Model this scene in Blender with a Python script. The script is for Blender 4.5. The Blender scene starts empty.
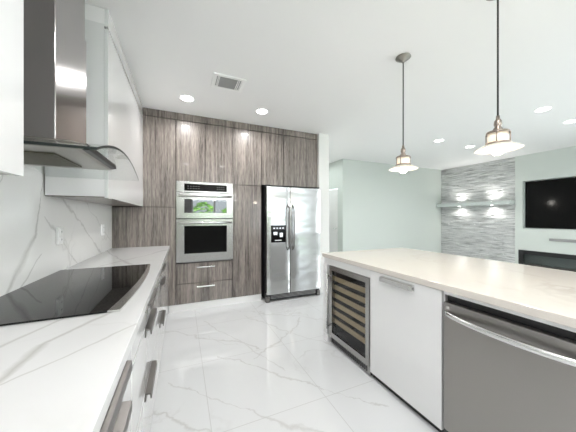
import bpy, bmesh, math, random
from mathutils import Vector, Matrix
random.seed(7)
sc = bpy.context.scene
col = sc.collection

# ---------------------------------------------------------------- camera, world, daylight, exposure
cd = bpy.data.cameras.new('camera'); cam = bpy.data.objects.new('camera', cd); col.objects.link(cam)
cam.location = (0, 0, 1.3)
cam.rotation_euler = (math.radians(90), 0, math.radians(-23.5))
cd.sensor_fit = 'HORIZONTAL'; cd.sensor_width = 36; cd.lens = 36 * 244 / 576
cd.shift_y = 0.5 / 576
cd.clip_start = 0.02
sc.camera = cam

world = bpy.data.worlds.new('world'); sc.world = world; world.use_nodes = True
bg = world.node_tree.nodes['Background']
bg.inputs[0].default_value = (0.86, 0.93, 1.0, 1); bg.inputs[1].default_value = 3.0

def area(name, loc, rot, sx, sy, power, color=(1, 1, 1)):
    l = bpy.data.lights.new(name, 'AREA'); l.shape = 'RECTANGLE'; l.size = sx; l.size_y = sy
    l.energy = power; l.color = color
    o = bpy.data.objects.new(name, l); col.objects.link(o); o.location = loc; o.rotation_euler = rot
    return o
R = math.radians
# daylight area lights; the unseen patio door and side window are added for light
area('added_patio_daylight', (4.0, -3.3, 1.25), (R(122), 0, R(180)), 2.6, 2.2, 55, (.96, .975, 1))  # unseen patio opening, added for more daylight
area('added_side_daylight', (7.7, -1.45, 1.45), (0, R(90), 0), 1.5, 2.2, 80, (.97, .98, 1))  # side opening added so light reaches the left wall
area('kitchen_window_daylight', (1.25, -3.3, 1.75), (R(125), 0, R(180)), 1.7, 1.1, 350, (.97, .98, 1))
area('hall_fill_light', (2.95, 5.4, 2.66), (0, 0, 0), 0.5, 0.8, 5, (.93, 1, .99))  # fill light without a fitting, added to brighten the hallway door

vs = sc.view_settings
vs.view_transform = 'Standard'; vs.look = 'None'; vs.gamma = 1; vs.use_curve_mapping = False
vs.exposure = 0.68

# ---------------------------------------------------------------- material helpers
def mat(name, color=(.8, .8, .8), rough=.5, metal=0, coat=0, coat_rough=.05, spec=.5, emit=None, estr=0):
    m = bpy.data.materials.new(name); m.use_nodes = True
    b = m.node_tree.nodes['Principled BSDF']
    b.inputs['Base Color'].default_value = (*color, 1)
    b.inputs['Roughness'].default_value = rough
    b.inputs['Metallic'].default_value = metal
    b.inputs['Coat Weight'].default_value = coat
    b.inputs['Coat Roughness'].default_value = coat_rough
    b.inputs['Specular IOR Level'].default_value = spec
    if emit:
        b.inputs['Emission Color'].default_value = (*emit, 1); b.inputs['Emission Strength'].default_value = estr
    return m
class NT:
    def __init__(s, m): s.t = m.node_tree; s.b = s.t.nodes['Principled BSDF']
    def n(s, typ, **kw):
        nd = s.t.nodes.new(typ)
        for k, v in kw.items(): setattr(nd, k, v)
        return nd
    def l(s, a, b): s.t.links.new(a, b)
    def pos(s, scale=(1, 1, 1), off=(0, 0, 0), rot=(0, 0, 0)):
        g = s.n('ShaderNodeNewGeometry'); mp = s.n('ShaderNodeMapping')
        mp.inputs['Scale'].default_value = scale; mp.inputs['Location'].default_value = off; mp.inputs['Rotation'].default_value = rot
        s.l(g.outputs['Position'], mp.inputs['Vector']); return mp.outputs[0]
    def noise(s, vec, scale, detail=3, rough=.5):
        n = s.n('ShaderNodeTexNoise'); n.inputs['Scale'].default_value = scale
        n.inputs['Detail'].default_value = detail; n.inputs['Roughness'].default_value = rough
        s.l(vec, n.inputs['Vector']); return n.outputs['Fac']
    def math(s, op, a, b=None, c=None, clamp=False):
        n = s.n('ShaderNodeMath', operation=op); n.use_clamp = clamp
        for i, v in enumerate((a, b, c)):
            if v is None: continue
            if isinstance(v, (int, float)): n.inputs[i].default_value = v
            else: s.l(v, n.inputs[i])
        return n.outputs[0]
    def ramp(s, f, stops):
        r = s.n('ShaderNodeValToRGB'); e = r.color_ramp.elements
        while len(e) < len(stops): e.new(.5)
        for i, (p, c) in enumerate(stops): e[i].position = p; e[i].color = (*c, 1)
        s.l(f, r.inputs[0]); return r.outputs[0]
    def mix(s, f, a, b):
        m = s.n('ShaderNodeMix', data_type='RGBA')
        if isinstance(f, (int, float)): m.inputs[0].default_value = f
        else: s.l(f, m.inputs[0])
        for i, v in ((6, a), (7, b)):
            if isinstance(v, tuple): m.inputs[i].default_value = (*v, 1)
            else: s.l(v, m.inputs[i])
        return m.outputs[2]
    def bump(s, h, strength=.2, dist=.01):
        b = s.n('ShaderNodeBump'); b.inputs['Strength'].default_value = strength; b.inputs['Distance'].default_value = dist
        s.l(h, b.inputs['Height']); s.l(b.outputs[0], s.b.inputs['Normal'])

def marble(name, base, veincol, rough, veins=(), nscale=.9, width=.012, amount=.5, tile=None, cloud=.03, coat=0):
    """white stone; veins = (axis_u, axis_v, a, b, c, amp, width, strength, lo, hi): |a*u+b*v-c + noise*amp| < width for u in lo..hi"""
    m = mat(name, base, rough, coat=coat, coat_rough=.03)
    t = NT(m); P = t.pos()
    warp = t.n('ShaderNodeTexNoise'); warp.inputs['Scale'].default_value = 1.6; warp.inputs['Detail'].default_value = 4
    t.l(P, warp.inputs['Vector'])
    wv = t.n('ShaderNodeVectorMath', operation='MULTIPLY_ADD'); t.l(warp.outputs['Color'], wv.inputs[0])
    wv.inputs[1].default_value = (.7, .7, .7); t.l(P, wv.inputs[2])
    n1 = t.noise(wv.outputs[0], nscale, 4, .55)
    ridge = t.math('ABSOLUTE', t.math('SUBTRACT', n1, .5))
    v = t.math('SUBTRACT', 1, t.math('DIVIDE', ridge, width), clamp=True)
    mask = t.math('MULTIPLY', t.math('SUBTRACT', t.noise(P, 1.1, 2), .45, clamp=True), 6, clamp=True)
    v = t.math('MULTIPLY', t.math('MULTIPLY', v, mask), amount)
    if veins:
        sx = t.n('ShaderNodeSeparateXYZ'); t.l(P, sx.inputs[0])
        w2 = t.noise(P, 3.0, 5, .6); w2 = t.math('SUBTRACT', w2, .5)
        thick = t.noise(P, 2.3, 2)
        for (iu, iv, a, b, c, amp, wd, st, lo, hi) in veins:
            e = t.math('ADD', t.math('MULTIPLY', sx.outputs[iu], a), t.math('MULTIPLY', sx.outputs[iv], b))
            e = t.math('ADD', t.math('SUBTRACT', e, c), t.math('MULTIPLY', w2, amp))
            e = t.math('ABSOLUTE', e)
            ww = t.math('MULTIPLY', t.math('MULTIPLY', thick, thick), wd * 4)
            q = t.math('MULTIPLY', t.math('SUBTRACT', 1, t.math('DIVIDE', e, ww), clamp=True), st)
            q = t.math('MULTIPLY', q, t.math('MULTIPLY', t.math('GREATER_THAN', sx.outputs[iu], lo), t.math('LESS_THAN', sx.outputs[iu], hi)))
            v = t.math('MAXIMUM', v, q)
    cl = t.math('MULTIPLY', t.noise(P, 2.2, 4), cloud * 10, clamp=True)
    c0 = t.mix(cl, base, tuple(x * .93 for x in base))
    c1 = t.mix(v, c0, veincol)
    if tile:
        (ox, oy, sz, g, gc) = tile
        sx = t.n('ShaderNodeSeparateXYZ'); t.l(P, sx.inputs[0])
        gs = []
        for i, o in ((0, ox), (1, oy)):
            f = t.math('FRACT', t.math('DIVIDE', t.math('ADD', sx.outputs[i], 100 * sz - o + g / 2), sz))
            gs.append(t.math('LESS_THAN', f, g / sz))
        gm = t.math('MAXIMUM', gs[0], gs[1])
        c1 = t.mix(t.math('MULTIPLY', gm, .8), c1, gc)
    t.l(c1, t.b.inputs['Base Color'])
    return m

def wood_mat(name, dark, light, rough=.33):
    m = mat(name, light, rough, coat=.4, coat_rough=.035); t = NT(m)
    a = t.noise(t.pos((50, 50, 1.8)), 1.0, 4, .6)
    b = t.noise(t.pos((130, 130, 9), (3, 1, 0)), 1.0, 3, .6)
    c = t.noise(t.pos((7, 7, .5), (9, 4, 0)), 1.0, 2, .5)
    f = t.math('ADD', t.math('ADD', t.math('MULTIPLY', a, .45), t.math('MULTIPLY', b, .35)), t.math('MULTIPLY', c, .2))
    cr = t.ramp(f, [(.38, dark), (.5, tuple((x + y) / 2 for x, y in zip(dark, light))), (.62, light)])
    t.l(cr, t.b.inputs['Base Color']); t.bump(b, .08, .002)
    return m

def steel_mat(name, color=(.62, .62, .62), rough=.24, axis=0, wob=0):
    m = mat(name, color, rough, 1); t = NT(m)
    s = [(3, 3, 400), (400, 400, 3)][axis]
    n = t.noise(t.pos(s), 1.0, 3)
    t.l(t.math('ADD', t.math('MULTIPLY', n, .07), rough - .035), t.b.inputs['Roughness'])
    if wob:
        t.bump(t.noise(t.pos((2.0, 2.0, 5.5)), 1.0, 1), wob, .05)
    return m

M = {}
M['wall'] = mat('white_wall_paint', (.80, .80, .78), .6)
M['mint'] = mat('pale_mint_paint', (.63, .675, .64), .55)
M['ceiling'] = mat('ceiling_paint', (.90, .90, .895), .7)
M['floor'] = marble('marble_floor_tile', (.67, .68, .69), (.42, .41, .40), .06, nscale=1.1, width=.010, amount=.35,
                    tile=(.165, 1.505, .785, .005, (.50, .50, .50)),
                    veins=[(0, 1, .9, 1, 2.953, 0.38, 0.019, 0.56, -.2, .7), (0, 1, 2.3, 1, 3.76, 0.38, 0.027, 0.48, .25, .8), (0, 1, -.73, 1, 1.727, 0.38, 0.019, 0.56, .6, 1.4),
                           (0, 1, 1.07, 1, 2.66, 0.38, 0.017, 0.56, .3, 1.3), (0, 1, .88, 1, 1.668, 0.34, 0.017, 0.56, -.2, .9), (0, 1, 1.03, 1, 2.03, 0.34, 0.015, 0.48, -.1, .9),
                           (0, 1, 1.66, 1, 4.37, 0.48, 0.027, 0.48, .75, 1.5), (0, 1, -.5, 1, 2.9, 0.48, 0.015, 0.40, .9, 2.0), (0, 1, .8, 1, 3.95, 0.48, 0.019, 0.40, .6, 2.2)])
M['counter'] = marble('white_quartz_counter', (.70, .70, .70), (.45, .44, .42), .13, nscale=.7, width=.010, amount=.25,
                      veins=[(1, 0, 0, 1, -.393, 0.08, 0.022, .8, .70, .985), (1, 0, -.59, 1, -.973, 0.08, 0.016, .8, .975, 1.2), (1, 0, -.96, 1, -1.132, 0.08, 0.012, .7, .70, 1.05),
                             (1, 0, -.45, 1, -.961, 0.06, 0.012, .7, .9, 1.2), (1, 0, .4, 1, .55, 0.13, 0.014, .6, 2.2, 3.6), (1, 0, -.5, 1, -1.75, 0.13, 0.016, .6, 2.3, 3.2)])
M['island_top'] = marble('quartz_pendant_tint', (.67, .625, .575), (.40, .36, .31), .14, nscale=1.6, width=.03, amount=.4)  # warm cast of the pendant light is put into the quartz colour
M['splash'] = marble('marble_backsplash', (.88, .875, .86), (.40, .39, .37), .07, nscale=.8, width=.010, amount=.35,
                     veins=[(2, 1, -.3, 1, 1.574, 0.16, 0.018, .65, 1.17, 1.6), (2, 1, -1, 1, .741, 0.16, 0.023, .6, .9, 1.2), (2, 1, -1.4, 1, .491, 0.13, 0.010, .6, .9, 1.07),
                            (2, 1, 1.6, 1, 4.6, 0.40, 0.029, .5, .9, 1.6), (2, 1, 1.3, 1, 3.74, 0.24, 0.016, .5, .9, 1.3), (2, 1, 2.0, 1, 5.6, 0.32, 0.016, .45, .9, 1.6), (2, 1, -.6, 1, .75, 0.16, 0.010, .5, .9, 1.6)])
M['wood'] = wood_mat('grey_brown_veneer', (.055, .044, .038), (.33, .285, .255))
M['gloss_white'] = mat('white_lacquer', (.77, .77, .77), .12, coat=.6, coat_rough=.04)
M['cab_side'] = mat('white_cabinet_side', (.84, .83, .83), .35)
M['seam'] = mat('painted_gap_shade', (.06, .055, .05), .7)  # dark carcass colour paints the shade in gaps between fronts
M['steel'] = steel_mat('brushed_steel', (.42, .415, .405), .24, 0)
M['steel_fridge'] = steel_mat('brushed_steel_fridge', (.50, .50, .495), .22, 0, .25)
M['steel_dark'] = steel_mat('brushed_steel_dishwasher', (.32, .305, .29), .33, 1)
M['steel_hood'] = steel_mat('polished_hood_steel', (.41, .395, .39), .16, 1)
M['bright_steel'] = mat('satin_handle_steel', (.72, .72, .71), .22, 1)
M['handle'] = mat('brushed_nickel_pull', (.20, .19, .18), .36, 1)
M['black'] = mat('black_plastic', (.012, .012, .013), .35)
M['black_glass'] = mat('black_glass', (.005, .005, .005), .03, spec=.12)
M['cook_glass'] = mat('cooktop_glass', (.005, .005, .005), .03, spec=.28)
M['mirror_glass'] = mat('microwave_window_glass', (.015, .015, .016), .02, spec=.8)
M['mirror_glass'].node_tree.nodes['Principled BSDF'].inputs['IOR'].default_value = 1.75
M['tv_glass'] = mat('tv_screen', (.003, .003, .003), .06, spec=.14)
M['plastic_white'] = mat('white_plastic', (.85, .85, .84), .3)
M['filter'] = steel_mat('grease_filter_mesh', (.22, .21, .17), .4, 0)
M['tan_wood'] = mat('beech_shelf_front', (.30, .22, .135), .45)
M['bronze'] = mat('antique_nickel', (.33, .28, .245), .3, 1)
M['canopy'] = steel_mat('aged_pewter', (.33, .32, .29), .4, 0)
M['cord'] = mat('black_cord', (.03, .03, .03), .5)
M['lampglass'] = mat('milk_glass', (.95, .90, .80), .25, emit=(1, .82, .62), estr=.22)
M['shade'] = mat('opal_shade', (.66, .63, .57), .3, emit=(1, .88, .72), estr=.12)
M['bulb'] = mat('bulb', (1, 1, 1), .3, emit=(1, .86, .66), estr=14)
M['globe'] = mat('lamp_globe_glass', (1, 1, 1), .3, emit=(1, .95, .88), estr=16)
M['down'] = mat('downlight_lens', (1, 1, 1), .4, emit=(1, .98, .95), estr=9)
M['puck'] = mat('puck_lens', (1, 1, 1), .4, emit=(1, .98, .95), estr=6)
M['greytrim'] = mat('vent_grey', (.30, .30, .30), .6)
M['ventgrey'] = mat('vent_louvre_grey', (.42, .42, .42), .6)
M['ventwhite'] = mat('vent_white', (.93, .93, .92), .5)
M['leaf'] = mat('garden_leaf', (.16, .36, .05), .6)
M['lawn'] = mat('lawn', (.14, .30, .06), .9)
M['shelf'] = mat('mint_shelf_paint', (.62, .67, .65), .5)
M['firebed'] = mat('fireplace_glass_bed', (.10, .12, .115), .4)
m = bpy.data.materials.new('clear_glass'); m.use_nodes = True; nt = m.node_tree; nt.nodes.clear()
o_ = nt.nodes.new('ShaderNodeOutputMaterial'); mx = nt.nodes.new('ShaderNodeMixShader'); tr = nt.nodes.new('ShaderNodeBsdfTransparent'); gl = nt.nodes.new('ShaderNodeBsdfGlossy'); fr = nt.nodes.new('ShaderNodeFresnel')
tr.inputs[0].default_value = (.95, .965, .96, 1); gl.inputs['Roughness'].default_value = .02; fr.inputs[0].default_value = 1.5
gg = nt.nodes.new('ShaderNodeNewGeometry'); m1 = nt.nodes.new('ShaderNodeMath'); m1.operation = 'SUBTRACT'; m1.inputs[0].default_value = 1; m2 = nt.nodes.new('ShaderNodeMath'); m2.operation = 'MULTIPLY'
nt.links.new(gg.outputs['Backfacing'], m1.inputs[1]); nt.links.new(m1.outputs[0], m2.inputs[0]); nt.links.new(fr.outputs[0], m2.inputs[1])
nt.links.new(m2.outputs[0], mx.inputs[0]); nt.links.new(tr.outputs[0], mx.inputs[1]); nt.links.new(gl.outputs[0], mx.inputs[2]); nt.links.new(mx.outputs[0], o_.inputs[0])
M['glass'] = m
# ledger stone: tone differs from stone to stone
m = mat('ledger_stone', (.5, .5, .5), .6); t = NT(m)
n = t.noise(t.pos((4, 3.0, 48)), 1.0, 2); n2 = t.noise(t.pos((40, 25, 90)), 1.0, 3)
f = t.math('ADD', t.math('MULTIPLY', n, .75), t.math('MULTIPLY', n2, .25))
t.l(t.ramp(f, [(.30, (.30, .31, .31)), (.5, (.62, .63, .625)), (.68, (.80, .81, .80))]), t.b.inputs['Base Color'])
t.bump(n2, .5, .006); M['stone'] = m

# ---------------------------------------------------------------- geometry helpers (world coordinates in, own origins out)
WLOC = {}
def box(bm, x0, x1, y0, y1, z0, z1, bev=0, mi=0):
    if x0 > x1: x0, x1 = x1, x0
    if y0 > y1: y0, y1 = y1, y0
    if z0 > z1: z0, z1 = z1, z0
    g = bmesh.ops.create_cube(bm, size=1)
    vs_ = g['verts']
    for v in vs_:
        v.co = Vector(((v.co.x + .5) * (x1 - x0) + x0, (v.co.y + .5) * (y1 - y0) + y0, (v.co.z + .5) * (z1 - z0) + z0))
    fs = {f for v in vs_ for f in v.link_faces}
    for f in fs: f.material_index = mi
    if bev:
        bmesh.ops.bevel(bm, geom=list({e for v in vs_ for e in v.link_edges}), offset=bev, segments=2, profile=.5, affect='EDGES', material=mi)
    return bm
def bx(*a, **k): return box(bmesh.new(), *a, **k)
def prism(bm, pts, axis, a, b, mi=0):
    """extrude a 2D outline along axis ('x','y','z') from a to b"""
    def P(p, t):
        return {'x': (t, p[0], p[1]), 'y': (p[0], t, p[1]), 'z': (p[0], p[1], t)}[axis]
    lo = [bm.verts.new(P(p, a)) for p in pts]; hi = [bm.verts.new(P(p, b)) for p in pts]
    n = len(pts); fs = [bm.faces.new(lo), bm.faces.new(hi)]
    for i in range(n): fs.append(bm.faces.new((lo[i], lo[(i + 1) % n], hi[(i + 1) % n], hi[i])))
    for f in fs: f.material_index = mi
    bmesh.ops.recalc_face_normals(bm, faces=fs)
    return bm
def lathe(bm, cx, cy, prof, seg=32, close=False, mi=0):
    rings = []
    for r, z in prof:
        if r < 1e-6: rings.append([bm.verts.new((cx, cy, z))])
        else: rings.append([bm.verts.new((cx + r * math.cos(2 * math.pi * i / seg), cy + r * math.sin(2 * math.pi * i / seg), z)) for i in range(seg)])
    fs = []
    pairs = list(zip(rings, rings[1:])) + ([(rings[-1], rings[0])] if close else [])
    for A, B in pairs:
        for i in range(seg):
            j = (i + 1) % seg
            if len(A) == 1 and len(B) == 1: continue
            if len(A) == 1: fs.append(bm.faces.new((A[0], B[i], B[j])))
            elif len(B) == 1: fs.append(bm.faces.new((A[i], A[j], B[0])))
            else: fs.append(bm.faces.new((A[i], A[j], B[j], B[i])))
    for f in fs: f.material_index = mi; f.smooth = True
    bmesh.ops.recalc_face_normals(bm, faces=fs)
    return bm
def tube(bm, pts, r, seg=10):
    pts = [Vector(p) for p in pts]; rings = []
    for i, p in enumerate(pts):
        d = (pts[min(i + 1, len(pts) - 1)] - pts[max(i - 1, 0)]).normalized()
        up = Vector((0, 0, 1)) if abs(d.z) < .9 else Vector((1, 0, 0))
        a = d.cross(up).normalized(); b = d.cross(a)
        rings.append([bm.verts.new(p + r * (math.cos(2 * math.pi * k / seg) * a + math.sin(2 * math.pi * k / seg) * b)) for k in range(seg)])
    fs = []
    for A, B in zip(rings, rings[1:]):
        for k in range(seg): fs.append(bm.faces.new((A[k], A[(k + 1) % seg], B[(k + 1) % seg], B[k])))
    for f in fs: f.smooth = True
    fs += [bm.faces.new(rings[0]), bm.faces.new(rings[-1])]
    bmesh.ops.recalc_face_normals(bm, faces=fs)
    return bm
def obj(name, bm, m, parent=None):
    vs_ = [v.co for v in bm.verts]
    mn = Vector([min(c[i] for c in vs_) for i in range(3)]); mxx = Vector([max(c[i] for c in vs_) for i in range(3)])
    o = (mn + mxx) / 2
    if parent is None: o.z = mn.z
    bmesh.ops.translate(bm, verts=bm.verts, vec=-o)
    me = bpy.data.meshes.new(name); bm.to_mesh(me); bm.free()
    ms = m if isinstance(m, (list, tuple)) else [m]
    for k in ms: me.materials.append(k)
    ob = bpy.data.objects.new(name, me); col.objects.link(ob)
    WLOC[ob.name] = o
    if parent: ob.parent = parent; ob.location = o - WLOC[parent.name]
    else: ob.location = o
    return ob
def tag(o, label, cat, group=None):
    o['label'] = label; o['category'] = cat
    if group: o['group'] = group
    return o
def thing(name, label, cat, loc, group=None):
    o = bpy.data.objects.new(name, None); col.objects.link(o); o.location = loc; o.empty_display_size = .1
    WLOC[o.name] = Vector(loc); return tag(o, label, cat, group)
def struct(name, bm, m, parent=None):
    o = obj(name, bm, m, parent); o['kind'] = 'structure'; return o
def dup(root, loc, label, group):
    r = root.copy(); col.objects.link(r); r.location = loc; tag(r, label, root['category'], group)
    for ch in list(root.children):
        c = ch.copy(); col.objects.link(c); c.parent = r
        for g in list(ch.children):
            d = g.copy(); col.objects.link(d); d.parent = c
    return r

def spot(name, loc, rot, w, size=1.6, blend=.8, color=(1, .98, .95), r=.03):
    l = bpy.data.lights.new(name, 'SPOT'); l.energy = w; l.spot_size = size; l.spot_blend = blend; l.color = color; l.shadow_soft_size = r
    o = bpy.data.objects.new(name, l); col.objects.link(o); o.location = loc; o.rotation_euler = rot; return o

# ---------------------------------------------------------------- the setting
H = 2.71; XL = -.80; YR = -3.1; XR = 7.2
struct('floor', bx(-1.0, 7.6, YR - .2, 6.2, -.1, 0), M['floor'])
struct('ceiling', bx(-1.0, 7.6, YR - .2, 6.2, H, H + .1), M['ceiling'])
struct('wall_left', bx(-1.0, XL, YR - .2, 4.35, 0, H), M['wall'])
struct('wall_back', bx(-1.0, 2.12, 4.3, 4.45, 0, H), M['wall'])
struct('wall_partition', bx(2.13, 2.33, 3.58, 6.2, 0, H), M['wall'])
struct('wall_far', bx(3.6, 7.6, 4.93, 5.13, 0, H), M['mint'])
# hallway side wall with its door opening
b = bx(3.6, 3.75, 5.13, 5.14, 0, H); box(b, 3.6, 3.75, 5.78, 6.2, 0, H); box(b, 3.6, 3.75, 5.14, 5.78, 2.02, H)
struct('wall_hall_side', b, M['mint'])
struct('wall_hall_end', bx(2.13, 3.8, 6.2, 6.35, 0, H), M['mint'])
d1 = struct('door_1', bx(3.605, 3.645, 5.143, 5.777, .01, 1.995, bev=.002), M['plastic_white'])
for z0, z1 in ((.15, .9), (1.0, 1.85)):
    for y0, y1 in ((5.2, 5.42), (5.5, 5.72)):
        struct('door_panel', bx(3.597, 3.606, y0, y1, z0, z1, bev=.004), M['plastic_white'], d1)
b = bmesh.new(); tube(b, [(3.61, 5.17, 1.0), (3.56, 5.17, 1.0)], .012); tube(b, [(3.56, 5.17, 1.0), (3.56, 5.28, 1.0)], .009); struct('door_handle', b, M['bright_steel'], d1)
# right wall: media wall with a recess for the television, and the fireplace opening
b = bmesh.new()
TX0, TX1 = XR, XR + .35
ry0, ry1, rz0, rz1 = 1.25, 3.0, 1.03, 2.11
fy0, fy1, fz0, fz1 = 1.05, 3.075, .15, .53
box(b, TX0, TX1, 3.0, 3.14, rz0, rz1)
WY = .3
box(b, TX0, TX1, WY, ry0, rz0, rz1)
box(b, TX0, TX1, WY, 3.14, rz1, H)
box(b, TX0, TX1, WY, 3.14, fz1, rz0)
box(b, TX0, TX1, WY, 3.14, 0, fz0)
box(b, TX0, TX1, YR - .2, WY, 0, .7); box(b, TX0, TX1, YR - .2, WY, 2.25, H); box(b, TX0, TX1, YR - .2, -2.6, .7, 2.25); box(b, TX0, TX1, -.3, WY, .7, 2.25)
box(b, TX0, TX1, fy1, 3.14, fz0, fz1); box(b, TX0, TX1, WY, fy0, fz0, fz1)
box(b, TX0 + .13, TX1, ry0, ry1, rz0, rz1)
box(b, TX0 + .2, TX1, fy0, fy1, fz0, fz1)
struct('wall_right', b, M['mint'])
struct('wall_right_stone_backing', bx(XR + .06, XR + .35, 3.14, 4.93, 0, H), M['mint'])
struct('baseboard_far', bx(3.6, 7.2, 4.915, 4.93, 0, .1), M['wall'])
# rear wall (behind the camera) with a kitchen window and a patio door added for daylight
b = bmesh.new()
ya, yb = YR - .15, YR
box(b, -1.0, .35, ya, yb, 0, H); box(b, .35, 2.1, ya, yb, 0, 1.25); box(b, .35, 2.1, ya, yb, 2.2, H)
box(b, 2.1, 2.7, ya, yb, 0, H); box(b, 2.7, 5.3, ya, yb, 2.3, H); box(b, 5.3, 7.6, ya, yb, 0, H)
M['rear'] = mat('grey_rear_wall_paint', (.36, .35, .34), .7)
struct('wall_rear', b, M['rear'])
def window(name, x0, x1, z0, z1, n):
    b = bmesh.new(); y = YR - .08; w = .05
    box(b, x0, x1, y - .03, y + .03, z0, z0 + w); box(b, x0, x1, y - .03, y + .03, z1 - w, z1)
    box(b, x0, x0 + w, y - .03, y + .03, z0 + w, z1 - w); box(b, x1 - w, x1, y - .03, y + .03, z0 + w, z1 - w)
    for k in range(1, n):
        xx = x0 + (x1 - x0) * k / n; box(b, xx - .035, xx + .035, y - .03, y + .03, z0 + w, z1 - w)
    f = struct(name, b, M['plastic_white'])
    struct('window_pane', bx(x0 + w, x1 - w, y - .004, y + .004, z0 + w, z1 - w), M['glass'], f)
window('window_1', .35, 2.1, 1.25, 2.2, 2)
window('added_patio_door', 2.7, 5.3, .02, 2.3, 2)  # patio door added as a daylight source
b = bmesh.new(); X = XR + .12; w = .05
box(b, X - .03, X + .03, -2.6, -.3, .7, .7 + w); box(b, X - .03, X + .03, -2.6, -.3, 2.25 - w, 2.25)
for yy in (-2.6, -1.475, -.3 - w): box(b, X - .03, X + .03, yy, yy + w, .7 + w, 2.25 - w)
wf = struct('added_side_window', b, M['plastic_white']); struct('window_pane', bx(X - .004, X + .004, -2.55, -.35, .75, 2.2), M['glass'], wf)  # unseen window, added as a light source for the left side
struct('ground_lawn', bx(-3, 9, -12, YR - .2, -.15, -.05), M['lawn'])
def shrub(x, y, h, label):
    rr = thing('garden_shrub', label, 'shrub', (x, y, -.05), 'shrubs outside the rear window')
    b = bmesh.new()
    for k in range(420):
        a = random.uniform(0, 6.28); u_ = random.uniform(-1, 1); rad = .62 * h / 2 * random.uniform(.6, 1)
        c = Vector((x + math.cos(a) * math.sqrt(1 - u_ * u_) * rad, y + math.sin(a) * math.sqrt(1 - u_ * u_) * rad, h * .55 + u_ * h * .45))
        mt = Matrix.Translation(c) @ Matrix.Rotation(random.uniform(0, 6.28), 4, 'Z') @ Matrix.Rotation(random.uniform(0, 3.1), 4, 'X')
        s = random.uniform(.07, .13)
        vv = [b.verts.new(mt @ Vector(p)) for p in ((-s, 0, 0), (0, -s * .5, .01), (s, 0, 0), (0, s * .5, -.01))]
        b.faces.new(vv)
    obj('foliage', b, M['leaf'], rr)
    b = bmesh.new(); tube(b, [(x, y, -.05), (x + .03, y, h * .3), (x, y, h * .6)], .03); obj('stem', b, M['wood'], rr)
shrub(.9, -4.6, 1.95, 'leafy green shrub outside, left of the rear window')
shrub(2.15, -4.9, 1.75, 'leafy green shrub outside, right of the rear window')

# ---------------------------------------------------------------- wood wall of tall cabinets
YF = 3.63
def pull_bar_x(name, x0, x1, z, y, parent, mt, stand=.03):
    b = bx(x0, x1, y - stand - .010, y - stand, z - .009, z + .009, bev=.002)
    box(b, x0 + .02, x0 + .032, y - stand, y, z - .005, z + .005); box(b, x1 - .032, x1 - .02, y - stand, y, z - .005, z + .005)
    return obj(name, b, mt, parent)
G = .0034
def front(name, x0, x1, z0, z1, parent, m=None, y=YF, th=.02):
    return obj(name, bx(x0 + G, x1 - G, y, y + th, z0 + G, z1 - G, bev=.001), m or M['wood'], parent)
tall = 'grey wood veneer cabinets on the back wall'
# frieze
tag(obj('cabinet_frieze', bx(XL + .003, 2.125, YF, YF + .6, 2.615, H - .003), M['wood']), 'grey-brown wood filler strip running under the ceiling above the tall cabinets', 'filler panel')
c = thing('corner_cabinet_panel', 'grey wood corner panelling between the white wall cabinet and the ovens', 'cabinet', (-.43, YF + .3, 0), tall)
obj('body', bx(XL + .003, -.08, YF + .022, YF + .6, .10, 2.61), M['seam'], c)
front('upper_panel', XL + .003, -.075, 1.425, 2.61, c); front('lower_panel', XL + .003, -.075, .10, 1.425, c)
c = thing('oven_tower_cabinet', 'tall grey wood cabinet holding the built-in ovens, two pull-out drawers below', 'cabinet', (.31, YF + .3, 0), tall)
b = bx(-.074, -.056, YF + .022, YF + .6, .10, 2.61); box(b, .674, .692, YF + .022, YF + .6, .1, 2.61)
box(b, -.056, .674, YF + .03, YF + .6, .1, .655); box(b, -.056, .674, YF + .03, YF + .6, 1.79, 2.61); box(b, -.056, .674, YF + .58, YF + .6, .655, 1.79)
obj('body', b, M['seam'], c)
front('door', -.073, .30, 1.785, 2.61, c); front('door', .30, .69, 1.785, 2.61, c)
dd = front('drawer', -.073, .69, .375, .655, c); pull_bar_x('handle', .19, .43, .595, YF, dd, M['bright_steel'])
dd = front('drawer', -.073, .69, .10, .375, c); pull_bar_x('handle', .19, .43, .325, YF, dd, M['bright_steel'])
c = thing('pantry_cabinet', 'tall plain grey wood pantry cabinet between the ovens and the refrigerator', 'cabinet', (.91, YF + .3, 0), tall)
obj('body', bx(.694, 1.128, YF + .022, YF + .6, .10, 2.61), M['seam'], c)
front('upper_door', .69, 1.13, 1.77, 2.61, c); front('lower_door', .69, 1.13, .10, 1.77, c)
c = thing('over_fridge_cabinet', 'grey wood wall cabinet above the stainless refrigerator', 'cabinet', (1.63, YF + .3, 1.79), tall)
obj('body', bx(1.132, 2.125, YF + .022, YF + .6, 1.795, 2.61), M['seam'], c)
front('door', 1.13, 1.50, 1.79, 2.61, c); front('door', 1.50, 2.125, 1.79, 2.61, c)
tag(obj('toe_kick_board', bx(-.165, 1.13, YF + .01, YF + .03, 0, .098), M['plastic_white']), 'white toe kick board on the floor under the wood cabinets', 'toe kick')

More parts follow.
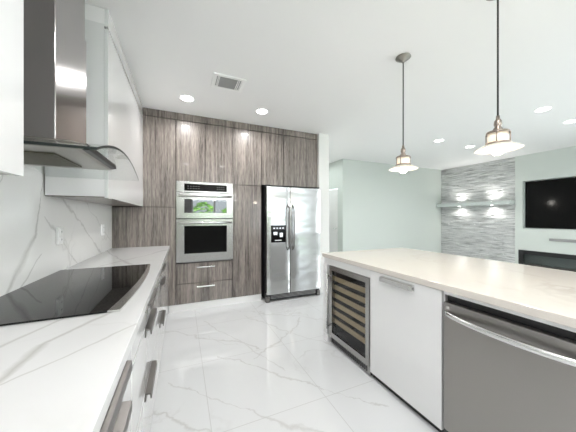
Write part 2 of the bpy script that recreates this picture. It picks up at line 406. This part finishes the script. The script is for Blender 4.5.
# built-in combination oven
ov = thing('wall_oven', 'stainless built-in microwave and oven set in the grey wood cabinet', 'oven', (.31, YF + .2, .66))
YO = YF - .012
obj('body', bx(-.05, .668, YF + .03, YF + .55, .665, 1.78), M['black'], ov)
cp = obj('control_panel', bx(-.07, .688, YO, YO + .03, 1.635, 1.782, bev=.003), M['steel'], ov)
dp = obj('display', bx(.03, .60, YO - .004, YO, 1.655, 1.75), M['black_glass'], cp)
for j in range(2):
    for k in range(5): obj('key_mark', bx(.07 + k * .035, .085 + k * .035, YO - .0055, YO - .004, 1.685 + j * .03, 1.69 + j * .03), M['greytrim'], dp)
    for k in range(4): obj('key_mark', bx(.46 + k * .03, .472 + k * .03, YO - .0055, YO - .004, 1.685 + j * .03, 1.69 + j * .03), M['greytrim'], dp)
def oven_door(name, z0, z1, wz0, wz1, glass, hz):
    b = bmesh.new(); y0, y1 = YO - .012, YO + .028
    box(b, -.07, .03, y0, y1, z0, z1); box(b, .598, .688, y0, y1, z0, z1); box(b, .03, .598, y0, y1, z0, wz0); box(b, .03, .598, y0, y1, wz1, z1)
    d_ = obj(name, b, M['steel'], ov)
    obj('window', bx(.03, .598, y0 + .004, y1, wz0, wz1), glass, d_)
    hb = bmesh.new(); tube(hb, [(-.045, y0 - .045, hz), (.663, y0 - .045, hz)], .014, 12)
    for xx in (-.02, .64): box(hb, xx - .01, xx + .01, y0 - .045, y0, hz - .01, hz + .01)
    obj('handle', hb, M['bright_steel'], d_)
oven_door('microwave_door', 1.275, 1.628, 1.35, 1.54, M['mirror_glass'], 1.585)
oven_door('oven_door', .672, 1.262, .79, 1.17, M['black_glass'], 1.215)

# refrigerator
fg = thing('refrigerator', 'stainless side-by-side refrigerator with water dispenser in the left door', 'refrigerator', (1.625, 3.85, 0))
obj('body', bx(1.164, 2.10, 3.56, 4.25, .03, 1.765, bev=.004), M['black'], fg)
FY = 3.49
def bowed(x0, x1, z0, z1, bow=.012):
    b = bmesh.new(); n = 12; pts = []
    for i in range(n + 1):
        tt = i / n; pts.append((x0 + (x1 - x0) * tt, FY - bow * (1 - (2 * tt - 1) ** 4)))
    pts += [(x1, FY + .065), (x0, FY + .065)]
    return prism(b, pts, 'z', z0, z1)
dl = obj('freezer_door', bowed(1.172, 1.548, .115, 1.755), M['steel_fridge'], fg)
dr = obj('fridge_door', bowed(1.560, 2.100, .115, 1.755), M['steel_fridge'], fg)
def fridge_handle(x, par):
    b = bmesh.new(); n = 14; pts = []
    for i in range(n + 1):
        tt = i / n; pts.append((x, FY - .03 - .038 * math.sin(math.pi * min(1, max(0, tt * 1.0))) ** .35 if 0 < i < n else FY - .008, .78 + .70 * tt))
    tube(b, pts, .011, 12); return obj('handle', b, M['handle'], par)
fridge_handle(1.512, dl); fridge_handle(1.594, dr)
b = bx(1.235, 1.475, FY - .022, FY, .905, 1.165, bev=.004)
wd = obj('water_dispenser', b, M['black_glass'], dl)
obj('control_strip', bx(1.25, 1.46, FY - .026, FY - .0225, 1.095, 1.15), M['black'], wd)
b = bmesh.new()
b.free()
for k in range(4): obj('button', bx(1.268 + k * .048, 1.29 + k * .048, FY - .0275, FY - .0262, 1.115, 1.13), M['bright_steel'], wd)
for q in ((1.27, 1.33, 1.02, 1.065), (1.37, 1.42, .985, 1.05)): obj('paddle', bx(q[0], q[1], FY - .0245, FY - .0222, q[2], q[3]), M['bright_steel'], wd)
obj('drip_tray', bx(1.29, 1.40, FY - .0245, FY - .0222, .93, .945), M['bright_steel'], wd)
gr = obj('base_grille', bx(1.16, 2.09, FY + .02, FY + .07, .025, .11), M['black'], fg)
b = bmesh.new()
for k in range(3): box(b, 1.24, 2.02, FY + .014, FY + .02, .045 + k * .02, .052 + k * .02)
obj('grille_slats', b, M['greytrim'], gr)
for xx in (1.155, 2.035):
    b = bx(xx, xx + .065, FY - .005, FY + .07, .0, .085, bev=.012); obj('foot_cover', b, M['handle'], fg)
for xx in (1.16, 2.03):
    obj('hinge_cover', bx(xx, xx + .06, FY + .01, FY + .12, 1.766, 1.782, bev=.004), M['black'], fg)

# ---------------------------------------------------------------- left run of base cabinets
XFc = -.168
def pull_profile(y0, y1, zt, parent):
    """L-shaped brushed profile pull: back plate, groove and projecting lip"""
    b = bmesh.new(); x = XFc
    prism(b, [(x, zt), (x + .028, zt - .004), (x + .030, zt - .030), (x + .025, zt - .034), (x + .021, zt - .012), (x + .006, zt - .010), (x + .005, zt - .045), (x, zt - .045)], 'y', y0, y1)
    return obj('handle', b, M['handle'], parent)
base_group = 'white lacquer base cabinets along the left wall'
def base_cab(y0, y1, drawers, label, hl=None):
    c = thing('base_cabinet', label, 'cabinet', ((XL + XFc) / 2, (y0 + y1) / 2, 0), base_group)
    obj('body', bx(XL + .003, XFc - .021, y0 + .001, y1 - .001, .09, .868), M['seam'], c)
    obj('toe_kick', bx(XFc - .05, XFc - .022, y0 + .001, y1 - .001, .0, .089), M['plastic_white'], c)
    for (z0, z1, hz) in drawers:
        d_ = obj('drawer', bx(XFc - .02, XFc, y0 + G, y1 - G, z0 + G, z1 - G, bev=.001), M['gloss_white'], c)
        if hz:
            L = hl or (y1 - y0) * .5; mid = (y0 + y1) / 2
            pull_profile(mid - L / 2, mid + L / 2, hz, d_)
    return c
three = [(.745, .867, .866), (.425, .745, .743), (.035, .425, .423)]
base_cab(-.50, .25, three, 'white base cabinet nearest the viewer, at the near end of the left counter', .5)
base_cab(.25, 1.045, three, 'white base cabinet between the nearest one and the cooktop drawers', .45)
base_cab(1.045, 2.04, three, 'white base cabinet with wide drawers directly under the black cooktop', .30)
base_cab(2.04, 2.80, three, 'white base cabinet just beyond the cooktop drawers', .30)
base_cab(2.80, YF - .003, [(.035, .867, None)], 'narrow plain white base cabinet touching the wood wall')
tag(obj('kitchen_countertop', bx(XL + .003, -.15, -.50, YF - .001, .87, .91, bev=.003), M['counter']), 'long white veined quartz countertop along the left wall', 'countertop')
# backsplash
tag(obj('marble_backsplash', bx(XL + .0005, XL + .005, -.5, YF - .001, .911, 1.575), M['splash']), 'glossy white marble backsplash slab with grey veins on the left wall', 'backsplash')
def outlet(y, z, label, n):
    r = thing('wall_outlet', label, 'outlet', (XL + .013, y, z))
    obj('cover_plate', bx(XL + .0055, XL + .021, y - .038, y + .038, z - .06, z + .06, bev=.003), M['plastic_white'], r)
    for k in (-1, 1):
        s = obj('socket', bx(XL + .0205, XL + .024, y - .017, y + .017, z + k * .027 - .016, z + k * .027 + .016, bev=.001), M['plastic_white'], r)
        b = bx(XL + .0238, XL + .0245, y - .008, y - .005, z + k * .027 - .006, z + k * .027 + .006); box(b, XL + .0238, XL + .0245, y + .005, y + .008, z + k * .027 - .006, z + k * .027 + .006)
        obj('slot', b, M['black'], s)
outlet(2.21, 1.165, 'white outlet plate on the marble backsplash beside the cooktop', 2)
outlet(3.22, 1.155, 'small white outlet plate on the backsplash near the wood wall', 2)
# cooktop
ck = thing('cooktop', 'black glass cooktop with bowed steel front trim set in the counter', 'cooktop', (-.5, 1.72, .911))
def arc(y, off): return -.232 + .027 * (1 - ((y - 1.715) / .525) ** 2) - off
ys = [1.19 + (2.24 - 1.19) * i / 16 for i in range(17)]
b = bmesh.new(); prism(b, [(-.794, 2.245), (-.794, 1.20)] + [(arc(y, .045 * (1 - .6 * (y - 1.19) / 1.05)), y + .006) for y in ys], 'z', .9115, .918); obj('glass_top', b, M['cook_glass'], ck)
b = bmesh.new(); prism(b, [(arc(y, 0), y) for y in ys] + [(arc(y, .044 * (1 - .6 * (y - 1.19) / 1.05)), y + .004) for y in reversed(ys)], 'z', .9112, .9195); obj('front_trim', b, M['bright_steel'], ck)
# wall cabinets
def wall_cab(y0, y1, z0, label, skip_fill=False):
    c = thing('wall_cabinet', label, 'cabinet', (-.63, (y0 + y1) / 2, z0), 'white lacquer wall cabinets on the left wall')
    XF = -.46
    obj('body', bx(XL + .013, XF - .021, y0, y1, z0, 2.60), M['cab_side'], c)
    obj('end_panel', bx(XL + .013, XF - .021, y0 - .004, y0 - .0005, z0 + .12, 2.60), M['gloss_white'], c) if y0 > 1.5 else None
    obj('filler', bx(XL + .003, XF - .022, y0, y1, 2.602, H - .002), M['cab_side'], c)
    obj('cornice', bx(XF - .021, XF - .001, y0, y1, 2.590, H - .002), M['gloss_white'], c)
    obj('gap_shade_strip', bx(XF - .0205, XF - .018, y0, y1, 2.572, 2.5895), M['seam'], c)  # dark strip painting the shade in the gap above the door
    obj('door', bx(XF - .02, XF, y0 - .003, y1 - .001, z0 - .008, 2.571, bev=.001), M['gloss_white'], c)
    obj('underside_edge', bx(XL + .013, XF - .021, y0 + .001, y1 - .001, z0 - .006, z0 - .0005), M['wood'], c)
wall_cab(-.45, 1.045, 1.435, 'tall white wall cabinet nearest the viewer, left of the range hood')
wall_cab(2.01, YF - .002, 1.435, 'tall white wall cabinet between the range hood and the wood wall')
# range hood
hd = thing('range_hood', 'stainless range hood with curved glass canopy above the cooktop', 'range hood', (-.6, 1.53, 1.53))
obj('chimney', bx(XL + .014, -.502, 1.372, 1.745, 1.635, 2.30, bev=.003), M['steel_hood'], hd)
obj('chimney_extension', bx(XL + .014, -.508, 1.378, 1.739, 2.29, H - .002), M['steel_hood'], hd)
b = bmesh.new(); n = 28; y0, y1 = 1.06, 1.97
top = [(y0 + (y1 - y0) * i / n) for i in range(n + 1)]
def za(y): return 1.545 - .010 * max(0, (1.515 - y) / .455) + .078 * (1 - ((y - 1.515) / .455) ** 2)
pts = [(y, za(y) + .010) for y in top] + [(y, za(y)) for y in reversed(top)]
prism(b, pts, 'x', XL + .03, -.275)
b.normal_update()
for f in b.faces:
    f.material_index = 1 if f.normal.x > .9 or f.calc_area() < .006 and f.normal.y < -.7 else 0
M['glass_edge'] = mat('dark_glass_edge', (.012, .016, .015), .5, spec=.2)
obj('glass_canopy', b, [M['glass'], M['glass_edge']], hd)
b = bmesh.new()
prism(b, [(XL + .014, 1.578), (-.40, 1.578), (-.37, 1.590), (-.37, 1.604), (-.42, 1.612), (XL + .014, 1.612)], 'y', 1.27, 1.78)
M['hood_under'] = steel_mat('hood_body_steel', (.33, .32, .29), .3, 1)
bd = obj('hood_body', b, M['hood_under'], hd)
cp = obj('control_strip', bx(-.40, -.362, 1.29, 1.76, 1.583, 1.609, bev=.004), M['black'], hd)
fl = obj('filter_panel', bx(XL + .05, -.51, 1.39, 1.70, 1.572, 1.578), M['filter'], bd)
b = bmesh.new()
for k in range(14): box(b, XL + .06, -.52, 1.40 + k * .021, 1.409 + k * .021, 1.569, 1.572)
obj('baffles', b, M['filter'], fl)

# ---------------------------------------------------------------- island
XI = 1.39; YT = 2.255; YE = -.75
b = bx(XI - .01, 2.55, YE, YT, .87, .91, bev=.003)
tag(obj('island_countertop', b, M['island_top']), 'long white quartz island countertop, pendant warmth painted in, on the right', 'countertop')
c = thing('island_end_panel', 'white panelled end of the island beside the wine cooler', 'cabinet', (1.9, 2.2, 0))
b = bx(XI + .003, 2.2, 2.165, 2.235, 0, .869, bev=.002)
obj('end_panel', b, M['gloss_white'], c)
obj('foot_block', bx(XI - .004, XI + .06, 2.155, 2.24, 0, .075, bev=.004), M['cab_side'], c)
obj('corner_post', bx(XI - .008, XI + .003, 2.165, 2.235, .08, .80, bev=.002), M['gloss_white'], c)
c = thing('island_rear_cabinet', 'white back body of the island under the far side of the countertop', 'cabinet', (2.1, .75, 0))
obj('back_panel', bx(2.03, 2.2, YE + .03, 2.16, 0, .869), M['gloss_white'], c)
tag(obj('island_apron', bx(XI + .008, XI + .028, .32, .942, .850, .869), M['gloss_white']), 'narrow white rail under the countertop edge above the dishwasher', 'rail')
# wine cooler
wc = thing('wine_cooler', 'built-in wine cooler with steel framed glass door and wooden shelves', 'wine cooler', (1.7, 1.84, 0))
wy0, wy1 = 1.545, 2.125
b = bx(XI + .05, XI + .06, wy0, wy1, .08, .835)
b = bmesh.new(); X0 = XI + .035
box(b, X0, 2.0, wy0, wy0 + .02, .08, .84); box(b, X0, 2.0, wy1 - .02, wy1, .08, .84); box(b, X0, 2.0, wy0 + .02, wy1 - .02, .08, .1); box(b, X0, 2.0, wy0 + .02, wy1 - .02, .82, .84); box(b, 1.98, 2.0, wy0 + .02, wy1 - .02, .1, .82)
obj('body', b, M['black'], wc)
b = bmesh.new(); f0, f1 = XI - .004, XI + .03; fw = .045
box(b, f0, f1, wy0, wy0 + fw, .085, .80); box(b, f0, f1, wy1 - fw, wy1, .085, .80); box(b, f0, f1, wy0 + fw, wy1 - fw, .085, .13); box(b, f0, f1, wy0 + fw, wy1 - fw, .755, .80)
dr_ = obj('door', b, M['steel'], wc)
obj('glass', bx(XI + .004, XI + .010, wy0 + fw, wy1 - fw, .13, .755), M['glass'], dr_)
hb = bmesh.new(); hx = XI - .045
tube(hb, [(hx, 2.105, .17), (hx, 2.105, .73)], .011, 12)
for z in (.2, .7): box(hb, hx, f0, 2.097, 2.113, z - .008, z + .008)
obj('handle', hb, M['bright_steel'], dr_)
for k in range(6):
    z = .215 + k * .086
    s = obj('shelf', bx(XI + .035, XI + .050, wy0 + .03, wy1 - .03, z, z + .044, bev=.002), M['tan_wood'], wc)
    bb = bmesh.new()
    for j in range(5): tube(bb, [(XI + .09, wy0 + .08 + j * .1, z + .02), (XI + .5, wy0 + .08 + j * .1, z + .02)], .004, 6)
    obj('rack_rods', bb, M['black'], s)
bk = bx(XI + .01, XI + .03, wy0, wy1, .012, .078)
vg = obj('vent_grille', bk, M['steel'], wc)
b = bmesh.new()
for k in range(22): box(b, XI + .006, XI + .011, wy0 + .04 + k * .024, wy0 + .053 + k * .024, .025, .066)
obj('louvres', b, M['black'], vg)
b = bx(XI + .002, XI + .022, wy0 - .003, wy1 + .035, .805, .868)
tag(obj('wine_cooler_rail', b, M['gloss_white']), 'white filler rail above the wine cooler', 'rail')
# island cabinet with tilt door
c = thing('island_cabinet', 'white lacquer island cabinet between the wine cooler and the dishwasher', 'cabinet', (1.7, 1.24, 0))
obj('body', bx(XI + .023, 2.02, .945, 1.535, .08, .845), M['cab_side'], c)
dr_ = obj('door', bx(XI, XI + .02, .949, 1.538,   .05, .866, bev=.0015), M['gloss_white'], c)
b = bmesh.new(); x = XI
prism(b, [(x, .852), (x - .028, .846), (x - .030, .818), (x - .025, .814), (x - .021, .838), (x - .006, .84), (x - .005, .812), (x, .812)], 'y', 1.13, 1.41)
obj('handle', b, M['bright_steel'], dr_)
tag(obj('island_toe_kick', bx(XI + .035, XI + .05, YE + .03, 1.54, 0, .079), M['black']), 'dark recessed toe kick on the floor beneath the island', 'toe kick')
# dishwasher
dw = thing('dishwasher', 'stainless dishwasher with a wide curved handle in the island', 'dishwasher', (1.7, .63, 0))
dy0, dy1 = .325, .932
obj('body', bx(XI + .03, 2.0, dy0, dy1, .08, .845), M['black'], dw)
dd = obj('door', bx(XI - .012, XI + .028, dy0 + .002, dy1 - .002, .085, .812, bev=.004), M['steel_dark'], dw)
obj('status_button', (lambda bb: (tube(bb, [(XI - .0135, .905, .785), (XI - .0115, .905, .785)], .009, 12), bb)[1])(bmesh.new()), M['bright_steel'], dd)
hb = bmesh.new(); n = 20; rows = []
for i in range(n + 1):
    tt = i / n; y = dy1 - .012 - (dy1 - dy0 - .024) * tt; xo = XI - .014 - .055 * math.sin(math.pi * tt) ** .7
    zc = .752
    rows.append([hb.verts.new(p) for p in ((xo, y, zc + .016), (xo - .010, y, zc + .010), (xo - .010, y, zc - .010), (xo, y, zc - .016), (xo + .006, y, zc - .010), (xo + .006, y, zc + .010))])
for A, B in zip(rows, rows[1:]):
    for k in range(6): hb.faces.new((A[k], A[(k + 1) % 6], B[(k + 1) % 6], B[k])).smooth = True
hb.faces.new(rows[0]); hb.faces.new(rows[-1]); bmesh.ops.recalc_face_normals(hb, faces=hb.faces)
obj('handle', hb, M['bright_steel'], dd)
c = thing('sink_base_cabinet', 'white island cabinet beyond the dishwasher at the near end', 'cabinet', (1.7, -.2, 0))
obj('body', bx(XI + .023, 2.02, YE + .03, .315, .08, .845), M['cab_side'], c)
obj('door', bx(XI, XI + .02, YE + .03, -.20, .05, .845, bev=.0015), M['gloss_white'], c)
obj('door', bx(XI, XI + .02, -.196, .315, .05, .845, bev=.0015), M['gloss_white'], c)

# ---------------------------------------------------------------- media wall
b = bmesh.new(); z = 0.0
while z < H - .01:
    hh = min(random.choice((.016, .022, .028, .034)), H - .004 - z); y = 3.142
    while y < 4.928:
        L = random.uniform(.12, .5); y2 = min(y + L, 4.928)
        if 4.928 - y2 < .06: y2 = 4.928
        box(b, XR + .06, XR + random.uniform(-.004, .028), y, y2 - .001, z, z + hh - .0015); y = y2
    z += hh
tag(obj('stone_cladding', b, M['stone']), 'grey stacked ledger stone cladding on the living room wall', 'stone cladding')
sh = thing('floating_shelf', 'pale floating shelf with puck lights across the stone wall', 'shelf', (7.08, 4.05, 1.60))
obj('board', bx(6.98, XR - .006, 3.145, 4.925, 1.585, 1.672, bev=.003), M['shelf'], sh)
for y in (4.33, 3.55):
    for zz, sgn in ((1.6725, 1), (1.5845, -1)):
        b = bmesh.new(); lathe(b, 7.08, y, [(0, zz), (.03, zz), (.03, zz + .004), (0, zz + .004)] if sgn > 0 else [(0, zz), (.03, zz), (.03, zz - .004), (0, zz - .004)], 20)
        obj('puck_light', b, M['puck'], sh)
        spot('puck_lamp', (7.08, y, zz + sgn * .02), (R(180) if sgn > 0 else 0, 0, 0), 6.5, 2.85, .9, (1, .97, .93))
tv = thing('television', 'black flat television set into the wall recess', 'television', (XR + .12, 2.12, 1.06))
obj('bezel', bx(XR + .10, XR + .128, ry0 + .01, ry1 - .004, rz0 + .01, rz1 - .01, bev=.004), M['black'], tv)
obj('screen', bx(XR + .096, XR + .10, ry0 + .025, ry1 - .018, rz0 + .025, rz1 - .025), M['tv_glass'], tv)
sb = thing('soundbar', 'slim grey bar mounted between the television and the fireplace', 'soundbar', (XR - .02, 2.0, .79))
obj('body', bx(XR - .03, XR - .001, 1.45, 2.55, .78, .835, bev=.006), M['greytrim'], sb)
fp = thing('fireplace', 'long black electric fireplace set low in the mint wall', 'fireplace', (XR + .05, 2.05, .15))
b = bmesh.new(); y0, y1, z0, z1 = fy0 + .003, fy1 - .003, fz0 + .003, fz1 - .003; x0, x1 = XR - .012, XR + .02; w = .085
box(b, x0, x1, y0, y0 + w, z0, z1); box(b, x0, x1, y1 - w, y1, z0, z1); box(b, x0, x1, y0 + w, y1 - w, z0, z0 + .06); box(b, x0, x1, y0 + w, y1 - w, z1 - .09, z1)
obj('frame', b, M['black'], fp)
obj('firebox', bx(XR + .17, XR + .195, y0, y1, z0, z1), M['firebed'], fp)
obj('glass', bx(XR + .004, XR + .008, y0 + w, y1 - w, z0 + .06, z1 - .09), M['glass'], fp)
b = bmesh.new()
for k in range(160):
    yy = random.uniform(y0 + .12, y1 - .12); xx = random.uniform(XR + .06, XR + .15); s = random.uniform(.012, .022)
    g_ = bmesh.ops.create_icosphere(b, subdivisions=1, radius=s, matrix=Matrix.Translation((xx, yy, z0 + .055)))
eb = obj('ember_bed', b, M['handle'], fp); eb['kind'] = 'stuff'

# ---------------------------------------------------------------- ceiling fixtures
def downlight_proto(x, y, label):
    r = thing('recessed_light', label, 'ceiling light', (x, y, H), 'recessed ceiling downlights')
    b = bmesh.new(); lathe(b, x, y, [(.073, H - .001), (.073, H - .005), (.084, H - .004), (.088, H - .001)], 32, close=True); obj('trim_ring', b, M['ventwhite'], r)
    b = bmesh.new(); lathe(b, x, y, [(0, H - .005), (.0725, H - .005), (.0725, H - .0012), (0, H - .0012)], 32); obj('lens', b, M['down'], r)
    return r
spots = [(.056, 3.146, 'recessed round downlight left of the air vent, nearest the wood wall corner'),
         (.984, 3.137, 'recessed round downlight between the air vent and the refrigerator'),
         (4.372, 3.033, 'recessed downlight just right of the far pendant lamp, over the living room'),
         (5.322, 3.046, 'recessed downlight seen just left of the near pendant shade, over the living room'),
         (4.353, 1.605, 'recessed downlight to the right of the near pendant cord, the larger of the right-hand pair'),
         (5.286, 1.643, 'recessed downlight at the right edge of the photo'),
         (.10, .22, 'recessed downlight above the viewer, over the left counter side'),
         (1.02, .25, 'recessed downlight above the viewer, over the island side'),
         (4.36, .2, 'recessed downlight over the living room behind the viewer, first column'),
         (5.3, .2, 'recessed downlight over the living room behind the viewer, second column'),
         (.10, -1.6, 'recessed downlight near the rear window, left'),
         (1.02, -1.6, 'recessed downlight near the rear window, right')]
p0 = None
for (x, y, lab) in spots:
    if p0 is None: p0 = downlight_proto(x, y, lab)
    else: dup(p0, (x, y, H), lab, 'recessed ceiling downlights')
    l = bpy.data.lights.new('downlight_lamp', 'AREA'); l.shape = 'DISK'; l.size = .11; l.energy = 7; l.spread = R(160); l.color = (1, .985, .975)
    o = bpy.data.objects.new('downlight_lamp', l); col.objects.link(o); o.location = (x, y, H - .009)
    if x > 3: l.energy = 5
# air vent
av = thing('ceiling_vent', 'white square air vent with grey louvres in the kitchen ceiling', 'air vent', (.45, 2.6, H - .015))
b = bmesh.new(); vx0, vx1, vy0, vy1 = .285, .612, 2.47, 2.74
for a in ((vx0, vx1, vy0, vy0 + .03), (vx0, vx1, vy1 - .03, vy1), (vx0, vx0 + .035, vy0 + .03, vy1 - .03), (vx1 - .035, vx1, vy0 + .03, vy1 - .03), (.345, .352, vy0 + .03, vy1 - .03), (.53, .537, vy0 + .03, vy1 - .03)):
    box(b, *a, H - .014, H - .001)
obj('frame', b, M['ventwhite'], av)
obj('backing', bx(vx0 + .036, vx1 - .036, vy0 + .031, vy1 - .031, H - .003, H - .001), M['ventgrey'], av)
b = bmesh.new()
for k in range(11): box(b, .353, .529, vy0 + .035 + k * .021, vy0 + .043 + k * .021, H - .012, H - .005)
obj('centre_louvres', b, M['ventgrey'], av)
for x in (.315, .333, .548, .567): obj('side_louvre', bx(x, x + .007, vy0 + .031, vy1 - .031, H - .012, H - .004), M['ventwhite'], av)
# pendants
def pendant(x, y, label):
    r = thing('pendant_lamp', label, 'pendant lamp', (x, y, 1.69), 'pendant lamps over the island')
    b = bmesh.new(); lathe(b, x, y, [(0, H - .002), (.062, H - .002), (.064, H - .008), (.056, H - .014), (.04, H - .018), (.036, H - .028), (.014, H - .034), (.010, H - .05), (0, H - .05)], 32); obj('canopy', b, M['canopy'], r)
    def T(prof, k=1.0): return [(rr * k, 1.752 + (zz - 1.737) * 1.28 if zz > 1.737 else zz + .015) for rr, zz in prof]
    b = bmesh.new(); tube(b, [(x, y, 1.915), (x, y, H - .045)], .005, 10); obj('cord', b, M['cord'], r)
    b = bmesh.new(); lathe(b, x, y, T([(0, 1.875), (.009, 1.875), (.011, 1.858), (.019, 1.850), (.021, 1.832), (.016, 1.822), (.024, 1.812), (.026, 1.802), (0, 1.802)]), 24); obj('socket_cap', b, M['bronze'], r)
    b = bmesh.new(); zr = [1.795, 1.738]
    lathe(b, x, y, T([(.0, 1.803), (.058, 1.799), (.064, 1.795), (.066, 1.786), (.061, 1.788), (.056, 1.794), (0, 1.797)], .93), 32)
    lathe(b, x, y, T([(.061, 1.7425), (.067, 1.7425), (.067, 1.734), (.061, 1.734)], .95), 32, close=True)
    for k in range(4):
        a = math.pi / 2 * k + .35; cx_, cy_ = x + .058 * math.cos(a), y + .058 * math.sin(a)
        tube(b, [(cx_, cy_, 1.75), (cx_, cy_, 1.822)], .0032, 8)
    a = .1; tube(b, [(x + .06 * math.cos(a), y + .06 * math.sin(a), 1.79), (x + .085 * math.cos(a), y + .085 * math.sin(a), 1.79)], .003, 8)
    obj('cage', b, M['bronze'], r)
    b = bmesh.new(); lathe(b, x, y, T([(.055, 1.794), (.055, 1.740), (.052, 1.740), (.052, 1.794)], .93), 32, close=True); obj('glass_collar', b, M['lampglass'], r)
    b = bmesh.new(); lathe(b, x, y, T([(.055, 1.736), (.085, 1.728), (.122, 1.709), (.128, 1.704), (.124, 1.702), (.085, 1.722), (.055, 1.731)], .94), 40, close=True); obj('lamp_shade', b, M['shade'], r)
    b = bmesh.new(); lathe(b, x, y, [(0, 1.683), (.022, 1.688), (.034, 1.704), (.034, 1.718), (.022, 1.74), (.014, 1.79), (.014, 1.80), (0, 1.80)], 24); obj('bulb', b, M['bulb'], r)
    return r
pp = pendant(1.795, 1.573, 'pendant lamp over the far end of the island, its round ceiling canopy in view')
dup(pp, (1.81, .875, 1.69), 'larger-looking pendant lamp nearer the viewer, its cord leaving the top of the photo', 'pendant lamps over the island')
for x, y in ((1.795, 1.573), (1.81, .875)):
    l = bpy.data.lights.new('pendant_bulb_lamp', 'POINT'); l.energy = 2.5; l.color = (1, .88, .74); l.shadow_soft_size = .04
    o = bpy.data.objects.new('pendant_bulb_lamp', l); col.objects.link(o); o.location = (x, y, 1.672)

# the wine cooler's own interior light
l = bpy.data.lights.new('wine_cooler_lamp', 'AREA'); l.shape = 'RECTANGLE'; l.size = .02; l.size_y = .5; l.energy = .3; l.color = (1, .93, .8)
o = bpy.data.objects.new('wine_cooler_lamp', l); col.objects.link(o); o.location = (XI + .022, 1.835, .815)

# hallway wall lamp on the partition (its light shows as the bright spot mirrored in the television)
hl = thing('wall_lamp', 'small white wall lamp on the hallway side of the partition', 'wall lamp', (2.36, 4.28, 1.76))
obj('mounting_plate', bx(2.331, 2.345, 4.23, 4.33, 1.72, 1.86, bev=.003), M['bright_steel'], hl)
b = bmesh.new(); lathe(b, 2.40, 4.28, [(0, 1.72), (.045, 1.725), (.055, 1.79), (.045, 1.855), (0, 1.86)], 24); obj('lamp_globe', b, M['globe'], hl)
